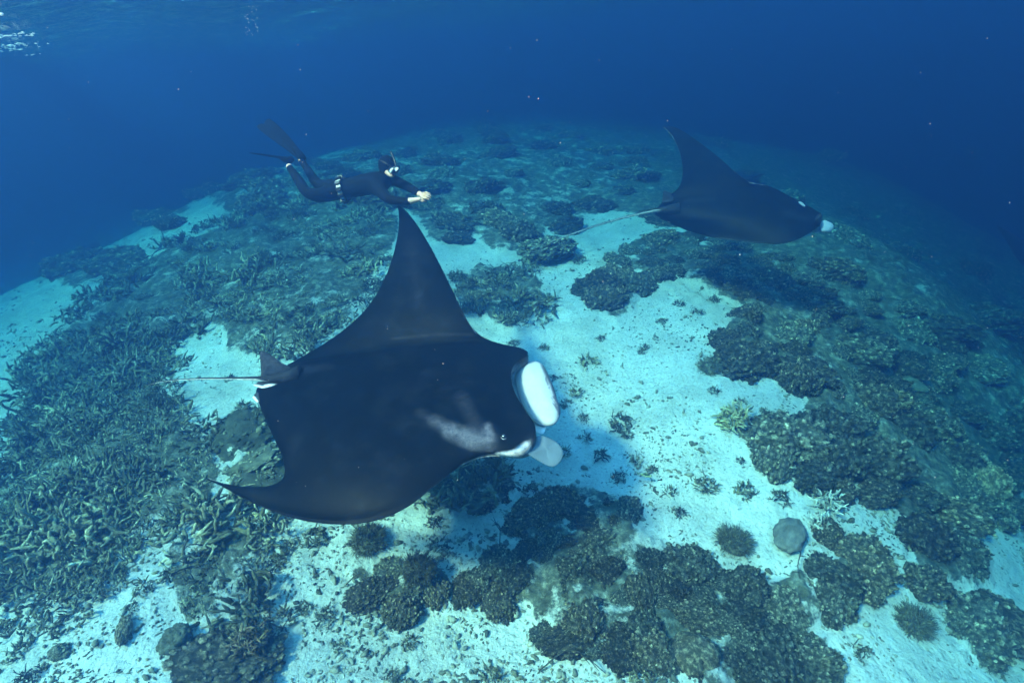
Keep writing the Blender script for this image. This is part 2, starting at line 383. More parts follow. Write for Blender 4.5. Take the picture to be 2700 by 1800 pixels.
def bush_mesh(k, mat, n=620, r0=.0055, base=.2, name='bushy_coral'):
    R = np.random.default_rng(500 + k); V, Fc = [], []
    v, f = ICO3; b = v * np.array([.24, .24, .15]) * (1 + .2 * fbm(v * 2, 2, k))[:, None]; V += list(b); Fc += list(f)
    for i in range(n):
        d = R.normal(size=3); d[2] = abs(d[2]) + .05; d /= np.linalg.norm(d); q = d * np.array([.2, .2, .12]); L = R.uniform(.12, .22)
        d2 = d + R.normal(size=3) * .28; d2 /= np.linalg.norm(d2); L *= R.uniform(.35, 1.0); rr_ = r0 * R.uniform(.7, 1.5)
        tube(V, Fc, [q, q + d2 * L * .6, q + d2 * L + R.normal(size=3) * .015], [rr_ * 1.2, rr_, rr_ * .5], 4)
        if R.uniform() < .6:
            e = d2 + R.normal(size=3) * .5; tube(V, Fc, [q + d2 * L * .5, q + d2 * L * .5 + e * L * .4], [rr_, rr_ * .5], 4)
    return mk_mesh(name, V, Fc, mat)
def rock_mesh(k, mat, rough=.12, flat=.7, name='boulder'):
    R = np.random.default_rng(700 + k); v0, f = ICO5
    r = 1 + .28 * fbm(v0 * 1.1 + k * 5, 3, k) + rough * fbm(v0 * 4 + k, 4, k + 2) - rough * .8 * np.abs(fbm(v0 * 2.4, 3, k + 7))
    v = v0 * r[:, None] * .5; v[:, 2] *= flat; return mk_mesh(name, v, list(f), mat)

HEADS = [head_mesh(k, M_REEF if k % 2 else M_REEF2) for k in range(8)]
KNOBS = [head_mesh(20 + k, M_GREENROCK, 120, .5) for k in range(2)]
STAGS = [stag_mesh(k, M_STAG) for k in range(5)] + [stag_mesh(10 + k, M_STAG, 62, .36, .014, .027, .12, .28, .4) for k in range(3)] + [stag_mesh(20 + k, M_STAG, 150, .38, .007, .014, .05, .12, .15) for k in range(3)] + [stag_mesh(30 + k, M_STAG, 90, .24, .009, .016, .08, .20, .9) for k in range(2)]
BUSHES = [bush_mesh(k, M_BUSH) for k in range(4)]

placed = []
def place(name, mesh, p, size, label, cat, group=None, rz=None, sink=.0, tilt=.25, stretch=None):
    o = bpy.data.objects.new(name, mesh); COL.objects.link(o)
    o.location = (p[0], p[1], p[2] + sink)
    o.rotation_euler = (random.uniform(-tilt, tilt), random.uniform(-tilt, tilt), random.uniform(0, 6.28) if rz is None else rz)
    s = stretch or (1, 1, 1); o.scale = (size * s[0], size * s[1], size * s[2])
    tag(o, label, cat, group); placed.append((p[0], p[1], size)); return o
def scatter(poly, count, mind, tries=60, clear=None, gappy=False):
    xs = [q[0] for q in poly]; ys = [q[1] for q in poly]; out = []
    for _ in range(count * tries):
        if len(out) >= count: break
        x, y = random.uniform(min(xs), max(xs)), random.uniform(min(ys), max(ys))
        if not inside(poly, np.array([x]), np.array([y]))[0]: continue
        if clear and any(inside(c, np.array([x]), np.array([y]))[0] for c in clear): continue
        p = hit(x, y)
        if p is None: continue
        if gappy and fbm(np.array([[p[0], p[1]]]) * 2.3, 2, 71)[0] < -.12: continue
        dist = np.linalg.norm(p - EYE); md = mind * max(1, dist / 9)
        if any((p[0]-q[0]) ** 2 + (p[1]-q[1]) ** 2 < md * md for q in out): continue
        out.append(p)
    return out

def lab_at(lab, poly, p, size=None, s0=0, s1=1):
    """say which part of its patch a coral stands in, and whether it is one of the large ones"""
    x, y, _ = to_px(np.array([p])); x, y = x[0], y[0]
    ys = [q[1] for q in poly]; xs = [q[0] for q in poly]; v = (y - min(ys)) / (max(ys) - min(ys)); h = (x - min(xs)) / (max(xs) - min(xs))
    w_ = ('far' if v < .33 else 'middle' if v < .66 else 'near') + ' ' + ('left' if h < .4 else 'right' if h > .6 else 'centre')
    big = '' if size is None else ('large ' if size > s0 + .62 * (s1 - s0) else 'small ' if size < s0 + .3 * (s1 - s0) else '')
    full = big + lab + ', ' + w_ + ' part'
    return full if len(full.split()) <= 16 else lab + ', ' + w_ + ' part'
# dead staghorn thickets
HOLES = [[(400,795),(470,755),(600,790),(650,840),(610,900),(530,1000),(500,1120),(455,1000),(420,900)], [(330,620),(380,600),(400,640),(350,680)], [(250,880),(290,870),(300,920),(260,930)], [(160,1230),(215,1210),(220,1270),(190,1320)], [(690,600),(750,580),(860,640),(800,700),(740,700)], [(500,600),(560,590),(590,640),(520,650)], [(60,1330),(100,1290),(110,1350)]]
THICK = [('left', 84, .27, 'dead grey-brown staghorn clump in the broad thicket left of the near ray'),
         ('upper', 66, .38, 'dead staghorn clump in the thicket between the diver and the near ray'),
         ('wingside', 12, .26, 'staghorn coral clump right of the raised fin of the near ray'),
         ('lowleft', 13, .26, 'dead staghorn clump below the swept-back fin tip of the near ray'),
         ('leftrim', 8, .28, 'staghorn clump at the left rim of the reef, beyond a sand channel'),
         ('shade', 3, .30, 'staghorn clump in the shadow below the head of the near ray')]
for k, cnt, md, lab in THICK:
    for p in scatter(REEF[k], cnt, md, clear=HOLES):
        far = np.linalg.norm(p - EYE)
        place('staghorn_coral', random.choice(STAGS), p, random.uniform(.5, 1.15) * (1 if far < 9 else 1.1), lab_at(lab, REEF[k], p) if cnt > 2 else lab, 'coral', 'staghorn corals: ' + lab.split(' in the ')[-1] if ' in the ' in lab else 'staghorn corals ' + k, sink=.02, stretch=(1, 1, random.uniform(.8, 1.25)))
# knobbly reef heads
GAPS = [[(1430,1205),(1530,1200),(1650,1290),(1560,1310),(1480,1280)], [(1255,1395),(1330,1380),(1350,1420),(1280,1440)], [(1500,1420),(1560,1400),(1600,1440),(1540,1470)], [(1930,960),(2010,960),(2080,1080),(2010,1090)], [(1700,560),(1760,560),(1760,600),(1700,600)]]
MASS = [('centre', 74, .16, (.13, .31), 'knobbly brown coral head in the reef mound at the bottom centre'),
        ('right', 128, .33, (.24, .56), 'encrusted coral head on the long reef slope at the right'),
        ('beyond', 46, .62, (.45, .85), 'hazy coral head on the reef behind the diver'),
        ('spur', 5, .35, (.40, .62), 'coral head on the small spur under the tail of the far ray'),
        ('knoll', 8, .30, (.35, .55), 'coral head on the small knoll left of the long reef slope'),
        ('tail', 8, .22, (.22, .38), 'low coral head trailing from the right end of the bottom mound'),
        ('overhang', 8, .18, (.18, .32), 'coral head in the isolated dark clump below the near ray'),
        ('shade', 3, .26, (.16, .26), 'coral head in the shadow below the head of the near ray'),
        ('lowedge', 7, .25, (.28, .42), 'coral head at the bottom edge right of centre'),
        ('lowright', 5, .4, (.3, .5), 'blurred coral head on the deeper sand at the lower right'),
        ('drop', 26, .9, (.5, .95), 'hazy coral head on the falling slope beyond the far ray'),
        ('mist', 7, 1.0, (.7, 1.2), 'hazy coral head behind the fins of the diver'),
        ('farleft', 4, .9, (.8, 1.2), 'hazy coral head on the far sand at the left')]
for k, cnt, md, (s0, s1), lab in MASS:
    for p in scatter(REEF[k], cnt, md, clear=GAPS, gappy=k in ('centre', 'right', 'overhang')):
        s = random.uniform(s0, s1)
        place('knobbly_coral', random.choice(HEADS), p, s, lab_at(lab, REEF[k], p, s, s0, s1) if cnt > 2 else lab, 'coral', 'coral heads, ' + lab.split(' in the ')[-1].split(' on the ')[-1].split(' at the ')[-1], sink=s * .03, stretch=(random.uniform(.8, 1.3), random.uniform(.8, 1.3), random.uniform(.65, 1.25) if np.linalg.norm(p - EYE) < 9 else random.uniform(.6, .95)))
for i, p in enumerate(scatter(REEF['behindwing'], 4, .3)):
    place('knobbly_coral', KNOBS[i % 2], p, random.uniform(.5, .65), 'yellowish lumpy coral mound framed by the curled fin of the near ray', 'coral', 'lumpy mounds framed by the curled fin', stretch=(1, 1, .6))

# single corals and rocks
def single(name, mesh, px, py, size, label, cat='coral', **k):
    p = hit(px, py); return place(name, mesh, p, size, label, cat, **k)
single('boulder', rock_mesh(1, M_BOULD, .13), 1815, 1236, .31, 'smooth dark grey boulder alone on pale sand', 'rock', rz=.9, sink=.05, tilt=.05, stretch=(1.3, .85, .75))
single('boulder', rock_mesh(2, M_GREENROCK, .26), 412, 1474, .23, 'round algae covered rock on the sand near the bottom left', 'rock', sink=.05)
single('boulder', rock_mesh(3, M_REEF2, .28), 138, 1502, .13, 'small dark rock at the left, left of the round algae rock', 'rock', sink=.03)
single('boulder', rock_mesh(4, M_REEF, .14), 288, 1455, .17, 'narrow rough rock standing left of the round algae rock', 'rock', sink=.04, stretch=(.6, 1.5, 1), rz=.3)
single('knobbly_coral', HEADS[1], 520, 1530, .50, 'low rubble coral mound carrying a golden tipped colony', stretch=(1.3, 1, .6))
gold = stag_mesh(40, coral_mat('golden_coral', (.10, .06, .03), (.28, .17, .07), (.62, .48, .20), 14), 110, .10, .006, .009, .06, .10, .9, 'branching_coral')
single('branching_coral', gold, 592, 1500, 1.15, 'golden tipped branching coral on the rubble mound at the bottom left', sink=.12, tilt=.05)
single('bushy_coral', BUSHES[0], 1685, 1250, 0.52, 'large dark bristly coral dome left of the grey boulder', sink=.02)
single('bushy_coral', BUSHES[1], 2095, 1432, 0.54, 'round bushy coral alone on the sand at the lower right')
single('bushy_coral', BUSHES[2], 1632, 846, 0.51, 'spiky bushy coral on the sand left of the reef slope')
single('bushy_coral', BUSHES[3], 845, 1245, 0.54, 'brown bushy coral just below the body of the near ray')
single('bushy_coral', BUSHES[1], 970, 1345, 0.48, 'shaded bushy coral on top of the isolated dark clump', sink=.18)
single('finger_coral', stag_mesh(50, M_YEL, 80, .15, .010, .015, .08, .14, 1.0, 'finger_coral'), 1684, 970, 1.15, 'pale yellow finger coral cluster in the middle of the sand')
single('bleached_coral', stag_mesh(51, M_WHITE, 60, .13, .008, .012, .07, .13, .8, 'bleached_coral'), 1900, 1165, 1.0, 'bleached white branching coral above the grey boulder', sink=.03)
single('bleached_coral', stag_mesh(52, M_WHITE, 30, .08, .007, .010, .05, .09, .8, 'bleached_coral'), 1882, 1212, 1.0, 'small bleached white coral just right of the grey boulder', sink=.02)
single('knobbly_coral', HEADS[3], 1915, 1130, .30, 'brown coral head beside the bleached white branching coral')
single('knobbly_coral', HEADS[5], 1895, 1225, .22, 'small brown coral head right of the grey boulder')
single('knobbly_coral', HEADS[2], 1150, 1300, .28, 'rounded brown coral head set apart left of the bottom mound')
single('knobbly_coral', HEADS[4], 1090, 1345, .24, 'orange-brown coral head at the left tip of the bottom mound')
single('plate_coral', rock_mesh(9, M_GREENROCK, .08, .22, 'plate_coral'), 2095, 905, .30, 'flat pale plate coral half way up the reef slope', sink=.16)
single('boulder', rock_mesh(12, M_REEF, .1), 1590, 1510, .34, 'dark rounded rock at the bottom edge under the bottom mound', 'rock', sink=.04)
single('coral_pillar', rock_mesh(11, M_REEF, .34, 1.3, 'coral_pillar'), 2262, 1150, .62, 'upright encrusted coral column at the outer foot of the reef slope', sink=.10, tilt=.06, stretch=(.55, .7, 1.0))

# tufts of coral dotted over the sand
TUFT = [(1350,835,.5),(1415,985,.34),(1425,975,.55),(1320,905,.4),(1440,1000,.3),(1520,620,.5),(1480,800,.3),(1380,780,.3),(1475,810,.25),(1220,1130,.4),
 (1620,1118,.55),(1710,1130,.45),(1790,1145,.45),(1350,690,.5),(1560,700,.35),(1600,720,.4),(1640,690,.4),(1520,740,.35),(1330,600,.55),(1090,510,.6),(1700,1060,.22),
 (1010,1255,.4),(720,1240,.5),(640,1290,.4),(660,1260,.35),(745,1420,.42),(700,1400,.3),(640,1430,.5),(600,1440,.35),(735,1245,.3),(330,1355,.4),(385,1325,.3),(300,1400,.25),
 (780,1490,.22),(1130,1560,.4),(1480,1560,.45),(900,1560,.3),(940,1480,.3),(1745,1010,.3),(1830,1410,.4),(1560,1180,.3),(1540,1130,.28),(1500,1080,.25),(2210,1460,.5),(2280,1540,.4),
 (2250,1420,.3),(2130,1350,.3),(1975,1500,.4),(1940,1420,.3),(1390,1300,.3),(1000,1200,.35),(600,960,.5),(560,940,.45),(640,930,.45),(530,870,.3),(680,900,.4),(560,1000,.35),(40,1500,.4),(70,1560,.45),(20,1440,.3),
 (1270,870,.3),(1250,800,.3),(1180,790,.35),(1300,930,.3),(1345,1010,.35),(1380,1050,.4),(1290,1040,.35),(1420,1100,.35),(1460,1060,.3),(1340,960,.3),(1700,925,.28),(1640,900,.3),(1760,950,.3)]
small = [stag_mesh(60 + k, M_STAG, 42, .13, .007, .012, .05, .13, .6, 'coral_tuft') for k in range(5)] + [stag_mesh(70 + k, M_BUSH, 60, .12, .005, .009, .05, .11, .9, 'coral_tuft') for k in range(3)]
def where(px, py):
    if py < 860: return 'on the bright sand between the two rays' if px > 1240 else 'on the sand above the near ray'
    if px < 700 and py < 1180: return 'on the sand behind the tail of the near ray'
    if px < 820: return 'on the pale sand at the lower left'
    if px > 1860: return 'on the pale sand at the lower right'
    if py > 1180: return 'on the sand around the bottom mound'
    return 'on the sand ahead of the near ray' if px < 1480 else 'on the open sand right of the near ray'
for px, py, s in TUFT:
    p = hit(px, py); wl = where(px, py)
    place('coral_tuft', random.choice(small), p, s * 1.6, 'small dark coral tuft ' + wl, 'coral', 'small coral tufts ' + wl)

# sea whips
def whip(px, py, dx, dy, label, L=.5):
    p = hit(px, py); q = hit(px + dx, py + dy); V, Fc = [], []; k = 9; d = q - p
    side = np.cross(d, [0, 0, 1]); 
    pts = [np.array([0, 0, 0]) + d * t + side * .12 * math.sin(t * 5 + px) + np.array([0, 0, .02 + .10 * math.sin(t * 3.1)]) for t in np.linspace(0, 1, k)]
    tube(V, Fc, pts, np.linspace(.006, .003, k), 5)
    for c in (3, 5, 6):
        e = side * random.uniform(-.3, .3) + d * .15 + np.array([0, 0, .06]); tube(V, Fc, [pts[c], pts[c] + e * .5, pts[c] + e], [.004, .003, .002], 4)
    o = mesh_obj('sea_whip', V, Fc, M_TWIG); o.location = p; tag(o, label, 'sea whip'); return o
whip(1155, 1260, -20, -50, 'thin dark sea whip leaning over the round head left of the bottom mound')
whip(1820, 1265, 30, 90, 'long thin sea whip drooping below the grey boulder')
whip(1790, 1010, -14, -40, 'short sea whip left of the small knoll')
whip(1240, 1530, 150, 6, 'horizontal sea whip lying on sand at the bottom centre')
whip(800, 1340, 60, 20, 'thin sea whip reaching left from the isolated dark clump')
whip(470, 1255, -50, 50, 'thin sea whip at the top of the lower left staghorns')

# rubble strewn over the sand: one countless mass
V, Fc = [], []
R = np.random.default_rng(5); cnt = 0
XY = np.column_stack([R.uniform(-60, 2410, 52000), R.uniform(500, 1600, 52000)])
HP = [hit(x, y) for x, y in XY]; HP = np.array([p for p in HP if p is not None])
DN = fbm(HP[:, :2] * 1.4, 3, 77) + .35 * fbm(HP[:, :2] * 4.5, 2, 78)
HM = reef_mask(HP + 0); DN = DN + .30 * np.clip(HM + reef_mask(HP + [.25, 0, 0]) + reef_mask(HP - [.25, 0, 0]) + reef_mask(HP - [0, .3, 0]), 0, 1)
HP = HP[DN > R.uniform(-.25, .5, len(HP))][:21000]
for p in HP:
    cnt += 1; dist = np.linalg.norm(p - EYE)
    L = R.uniform(.008, .034) * (2.2 if R.uniform() < .12 else 1) * max(1, dist / 8); d = R.normal(size=3); d[2] *= .3; d /= np.linalg.norm(d); r0 = L * R.uniform(.18, .42)
    q = p + np.array([0, 0, r0 * .5])
    tube(V, Fc, [q - d * L * .5, q + R.normal(size=3) * L * .12, q + d * L * .5], [r0 * .5, r0, r0 * .55], 5)
rub = mesh_obj('coral_rubble', V, Fc, M_RUB); set_tone(rub.data, np.repeat(R.uniform(.5, 1.4, len(HP)), 15)); tag(rub, 'broken coral rubble strewn over the pale sand', 'rubble', kind='stuff')

# ------------------------------------------------------------------ manta rays
def catmull(P, n):
    P = np.asarray(P, float); k = len(P); ext = np.vstack([2*P[0]-P[1], P, 2*P[-1]-P[-2]]); out = []
    for t in np.linspace(0, k - 1, n):
        i = min(int(t), k - 2); f = t - i; p0, p1, p2, p3 = ext[i:i+4]
        out.append(.5 * ((2*p1) + (-p0+p2)*f + (2*p0-5*p1+4*p2-p3)*f*f + (-p0+3*p1-3*p2+p3)*f**3))
    return np.array(out)
def seg_dist(x, y, pl):
    best = np.full(x.shape, 1e9)
    for (x0, y0), (x1, y1) in zip(pl[:-1], pl[1:]):
        dx, dy = x1 - x0, y1 - y0; t = np.clip(((x-x0)*dx + (y-y0)*dy) / (dx*dx+dy*dy), 0, 1)
        best = np.minimum(best, np.hypot(x - x0 - t*dx, y - y0 - t*dy))
    return best
def set_markings_shading(me, C):
    a = me.color_attributes.new('markings_shading', 'FLOAT_COLOR', 'POINT'); a.data.foreach_set('color', np.column_stack([C, np.ones(len(C))]).ravel())
def manta_body(rows, nrow, ncol, root, marks, belly=(.16, .17, .18), rev=False):
    """rows: (te x,y,depth, le x,y,depth, thickness, nose bluntness, camber)"""
    if rev: rows = rows[::-1]
    te = catmull([PD(*r[0:3]) for r in rows], nrow); le = catmull([PD(*r[3:6]) for r in rows], nrow)
    tb = catmull([[r[6], r[7], r[8]] for r in rows], nrow); c = (1 - np.cos(np.linspace(0, math.pi, ncol))) / 2
    mid = te[:, None] + (le - te)[:, None] * c[None, :, None]
    prof = (4 * c * (1 - c)) ** .6
    ds = np.gradient(mid, axis=0); dc = np.gradient(mid, axis=1) + 1e-6
    N = np.cross(dc, ds); N /= np.linalg.norm(N, axis=2)[..., None] + 1e-9
    for _ in range(25): N[1:-1] = (N[:-2] + N[1:-1] * 2 + N[2:]) / 4
    N /= np.linalg.norm(N, axis=2)[..., None] + 1e-9
    blunt = np.clip(tb[:, 1], 0, 1)[:, None] * np.clip((c[None] - .5) / .5, 0, 1) ** 1.5
    th = np.maximum(tb[:, 0], .01)[:, None] * np.maximum(prof[None], blunt * .48) + .004
    camb = tb[:, 2][:, None] * prof[None]
    rel = fbm(mid * 2.6, 3, 61) * .012 * prof[None]; camb = camb + rel
    up = mid + N * (th * .62 + camb)[..., None]; lo = mid - N * (th * .38 - camb)[..., None]
    for _ in range(150):
        for s_ in (up, lo): s_[2:-2, 1:-1] = (s_[1:-3, 1:-1] + s_[3:-1, 1:-1] + s_[2:-2, :-2] + s_[2:-2, 2:] + s_[2:-2, 1:-1] * 2) / 6
    ring = np.concatenate([up, lo[:, ::-1]], 1); n2 = ring.shape[1]
    V = ring.reshape(-1, 3); Fc = []
    for i in range(nrow - 1):
        for j in range(n2):
            k = (j + 1) % n2; Fc.append((i*n2+j, i*n2+k, (i+1)*n2+k, (i+1)*n2+j))
    Fc.append(tuple(range(n2))[::-1]); Fc.append(tuple((nrow-1)*n2 + j for j in range(n2)))
    x, y, _ = to_px(V); upper = np.tile(np.concatenate([np.ones(ncol), np.zeros(ncol)]), nrow) > .5
    C = np.tile(np.array([.0010, .0013, .0020]), (len(V), 1)); C[~upper] = belly
    for pl, wd, col, soft in marks:
        m_ = np.clip((wd - seg_dist(x, y, pl)) / soft + .5, 0, 1)[:, None] * upper[:, None]
        C = C * (1 - m_) + np.array(col) * m_
    o = mesh_obj('body', V, Fc, M_MANTA); set_markings_shading(o.data, C)
    bm = bmesh.new(); bm.from_mesh(o.data); bmesh.ops.recalc_face_normals(bm, faces=bm.faces); bm.to_mesh(o.data); bm.free()
    put_under(o, root); return o
def inflate(name, outline, thick, mat, root, nrm=None, rings=9, col=None, marks=(), sub=6, dome=1.0, sag=0.0):
    """a rounded slab over a closed 3D outline"""
    P = catmull(list(outline) + [outline[0]], len(outline) * sub + 1)[:-1]; c = P.mean(0); n = len(P)
    if nrm is None:
        _, _, vt = np.linalg.svd(P - c); nrm = vt[2]
    nrm = np.asarray(nrm, float); nrm = nrm / np.linalg.norm(nrm)
    if nrm @ (EYE - c) < 0: nrm = -nrm
    V, Fc = [], []
    for side in (1, -1):
        for k in range(rings):
            r = math.cos(k / rings * math.pi / 2); h = math.sin(k / rings * math.pi / 2)
            for p in P: V.append(c + (p - c) * r + nrm * (side * thick * .5 * h * (dome if side > 0 else 1) - sag * (1 - r * r)))
        V.append(c + nrm * (side * thick * .5 * (dome if side > 0 else 1) - sag))
    h = rings * n + 1
    for s, b0 in ((1, 0), (-1, h)):
        for k in range(rings - 1):
            for j in range(n):
                q = (b0+k*n+j, b0+k*n+(j+1) % n, b0+(k+1)*n+(j+1) % n, b0+(k+1)*n+j); Fc.append(q if s > 0 else q[::-1])
        for j in range(n):
            q = (b0+(rings-1)*n+j, b0+(rings-1)*n+(j+1) % n, b0+rings*n); Fc.append(q if s > 0 else q[::-1])
    # the two rims coincide: weld
    o = mesh_obj(name, V, Fc, mat)
    if col is not None:
        x, y, _ = to_px(np.array(V)); C = np.tile(np.array(col, float), (len(V), 1))
        for pl, wd, cc, soft in marks:
            m_ = np.clip((wd - seg_dist(x, y, pl)) / soft + .5, 0, 1)
            if soft < 0: m_ = (seg_dist(x, y, pl) < wd) * (np.random.default_rng(1).uniform(size=len(V)) < .45)
            m_ = m_[:, None]; C = C * (1 - m_) + np.array(cc) * m_
        set_markings_shading(o.data, C)
    bm = bmesh.new(); bm.from_mesh(o.data); bmesh.ops.remove_doubles(bm, verts=bm.verts, dist=1e-5); bmesh.ops.recalc_face_normals(bm, faces=bm.faces); bm.to_mesh(o.data); bm.free()
    put_under(o, root); return o

ray1 = empty('manta_ray', PD(880, 900, 2.25)); tag(ray1, 'large black manta ray filling the centre, mouth open, one fin raised', 'manta ray')
ROWS1 = [
 (478,1098,2.62, 480,1099,2.62, .012,0,0),
 (505,1108,2.60, 518,1121,2.60, .020,0,0),
 (540,1118,2.58, 572,1151,2.58, .030,0,0),
 (598,1122,2.54, 655,1184,2.55, .045,0,.01),
 (640,1114,2.50, 735,1201,2.52, .060,0,.02),
 (661,1098,2.46, 812,1203,2.50, .075,0,.03),
 (656,1068,2.42, 880,1190,2.47, .090,0,.04),
 (638,1025,2.38, 940,1161,2.44, .110,0,.05),
 (615,975,2.35, 998,1116,2.40, .130,0,.06),
 (597,932,2.32, 1052,1074,2.38, .160,0,.06),
 (590,912,2.30, 1100,1050,2.38, .190,.05,.05),
 (588,903,2.29, 1128,1045,2.38, .210,.35,.03),
 (590,893,2.28, 1202,1045,2.36, .230,.75,.01),
 (598,884,2.27, 1232,1003,2.34, .250,.95,0),
 (604,876,2.26, 1203,955,2.33, .260,.95,0),
 (612,868,2.25, 1178,905,2.32, .265,.95,0),
 (622,860,2.24, 1174,855,2.31, .255,.85,0),
 (634,851,2.23, 1212,826,2.29, .240,.7,0),
 (648,843,2.22, 1200,806,2.26, .220,.45,0),
 (666,835,2.20, 1150,790,2.22, .190,.15,0),
 (735,796,2.13, 1112,776,2.16, .150,0,0),
 (800,755,2.04, 1088,760,2.07, .120,0,0),
 (848,706,1.93, 1064,718,1.95, .095,0,0),
 (876,660,1.83, 1040,668,1.84, .078,0,0),
 (897,610,1.73, 1013,613,1.73, .062,0,0),
 (911,560,1.62, 985,560,1.62, .048,0,0),
 (917,518,1.53, 957,515,1.53, .034,0,0),
 (917,488,1.46, 932,484,1.46, .022,0,0),
 (913,473,1.42, 916,472,1.42, .012,0,0)]
GREY = (.16, .145, .175)
marks_shading1 = [([(965,948),(1020,978)], 1, (.03,.028,.034), 30), ([(1000,968),(1060,1000)], 5, (.07,.065,.078), 32), ([(1035,990),(1085,1012)], 12, (.10, .095, .11), 30), ([(1075,1002),(1118,1012)], 17, (.085, .08, .092), 28), ([(1120,982),(1126,1004)], 7, (.12, .112, .13), 18), ([(1131,978),(1140,1000),(1143,1028)], 2, (.006,.006,.008), 6),  # the dark neck line paints the shade of a skin crease
          ([(1062,915),(1085,960),(1100,990)], 1, (.03, .028, .034), 46), 
          ([(945,560),(962,700)], 3, (.009,.0085,.011), 46), ([(900,778),(1000,768),(1085,768)], 1, (.02,.019,.023), 7), ([(640,852),(760,842)], 2, (.012, .011, .014), 20),  # wing and hinge streaks: light sheen painted into the skin colour
          ([(1145,1050),(1200,1042)], 10, (.42, .42, .43), 8), ([(1195,1038),(1212,1026)], 12, (.36, .36, .39), 10), ([(1066,1068),(1110,1049),(1150,1046)], 4, (.14, .20, .23), 4)]
body1 = manta_body(ROWS1, 230, 130, ray1, marks_shading1)
# mouth: the pale floor of the open mouth, then the two cephalic lobes
inflate('mouth_floor', [PD(*q) for q in [(1184,836,2.42),(1170,872,2.46),(1176,912,2.50),(1202,962,2.52),(1232,992,2.52),(1250,994,2.50),(1256,955,2.48),(1250,900,2.45),(1222,842,2.42)]], .05, M_LOBE, ray1, nrm=(.3, -.3, .9), col=(.5, .53, .55), sag=.05)
inflate('cephalic_lobe', [PD(*q) for q in [(1202,828,2.36),(1242,836,2.36),(1265,876,2.40),(1280,920,2.43),(1287,950,2.45),(1275,973,2.46),(1248,977,2.47),(1224,964,2.47),(1204,934,2.46),(1188,890,2.43),(1185,848,2.39)]], .17, M_LOBE, ray1, nrm=(.25, -.45, .85), rings=14,
        col=(.33, .345, .36), marks=[([(1246,840),(1268,885),(1283,930),(1285,950)], 3.5, (.08, .09, .11), 4), ([(1254,865),(1270,905),(1279,940)], 4.5, (.10, .10, .12), -1)], dome=1.1)
lobe = inflate('cephalic_lobe', [PD(*q) for q in [(1208,1040,2.36),(1222,1012,2.35),(1238,1000,2.34),(1256,1004,2.36),(1278,1015,2.40),(1292,1034,2.43),(1291,1052,2.45),(1277,1069,2.46),(1258,1069,2.45),(1234,1056,2.41)]], .035, M_LOBE, ray1, col=(.10, .145, .17), sag=.01)  # blue-grey colour carries the shade on this white lobe
for q in ((1157, 1003, 2.20),):
    bmv, bf = ico(2); c = PD(q[0], q[1], 2.17); e = mesh_obj('eye', [c + v * .022 for v in bmv], bf, M_EYE); put_under(e, ray1)
V, Fc = [], []; tube(V, Fc, [PD(*q) for q in [(1150,1004,2.145),(1155,1008,2.145),(1162,1007,2.145)]], [.0012, .002, .001], 5)
e = mesh_obj('eyelid', V, Fc, M_LENS); put_under(e, ray1)
inflate('dorsal_fin', [PD(*q) for q in [(600,868,2.16),(598,835,2.08),(597,812,2.03),(604,806,2.02),(622,815,2.05),(645,832,2.10),(668,846,2.16),(640,862,2.18)]], .035, M_MANTA, ray1, col=(.035, .034, .04), rings=5)
V, Fc = [], []; tube(V, Fc, [PD(*q) for q in [(690,862,2.18),(650,868,2.18),(620,870,2.18),(590,869,2.18),(540,869,2.19),(480,869,2.20),(420,871,2.20),(370,876,2.21),(338,884,2.22)]], [.085, .055, .032, .018, .012, .010, .007, .005, .002], 10)
tl = mesh_obj('tail', V, Fc, M_MANTA); vv = np.array(V); _, yy, _ = to_px(vv); cy_ = np.repeat([862,868,870,869,869,869,871,876,884], 10)
C = np.tile(np.array([.02, .02, .024]), (len(V), 1)); C[yy > cy_ + .4] = (.75, .76, .78); C[:30] = (.02, .02, .024); set_markings_shading(tl.data, C); put_under(tl, ray1)
inflate('pelvic_fin', [PD(*q) for q in [(580,884,2.24),(600,876,2.22),(640,880,2.20),(622,889,2.22),(600,891,2.24)]], .02, M_LOBE, ray1, col=(.03, .03, .035), marks=[([(584,885),(600,890),(625,883)], 3.0, (.75, .74, .8), 2)], rings=4)
inflate('pelvic_fin', [PD(*q) for q in [(590,900,2.27),(600,905,2.27),(595,925,2.30),(586,920,2.31),(580,912,2.31)]], .02, M_LOBE, ray1, col=(.03, .03, .035), marks=[([(582,912),(590,922)], 3, (.8, .8, .82), 2)], rings=4)

ray2 = empty('manta_ray', PD(1700, 490, 2.1)); tag(ray2, 'distant black manta ray at the upper right, seen through blue water', 'manta ray')
ROWS2 = [
 (1640,546,2.42, 1780,561,2.42, .03,0,0),
 (1590,533,2.40, 1805,558,2.40, .07,0,.01),
 (1545,516,2.34, 1832,550,2.36, .12,0,.03),
 (1520,502,2.28, 1855,538,2.32, .17,0,.04),
 (1506,494,2.22, 1874,524,2.28, .21,.1,.03),
 (1504,488,2.18, 1884,514,2.24, .23,.5,0),
 (1508,480,2.14, 1886,500,2.20, .24,.6,0),
 (1516,470,2.10, 1866,483,2.14, .24,.4,0),
 (1526,460,2.05, 1840,467,2.08, .22,.2,0),
 (1540,447,1.98, 1805,446,1.98, .18,0,0),
 (1556,434,1.90, 1762,426,1.90, .14,0,0),
 (1565,418,1.83, 1722,420,1.83, .11,0,0),
 (1568,395,1.74, 1695,401,1.75, .09,0,0),
 (1566,370,1.64, 1663,372,1.65, .075,0,0),
 (1560,345,1.54, 1630,345,1.55, .055,0,0),
 (1550,322,1.45, 1596,320,1.46, .04,0,0),
 (1537,303,1.38, 1565,300,1.38, .028,0,0),
 (1526,294,1.34, 1545,291,1.34, .016,0,0),
 (1523,292,1.33, 1528,291,1.33, .01,0,0)]
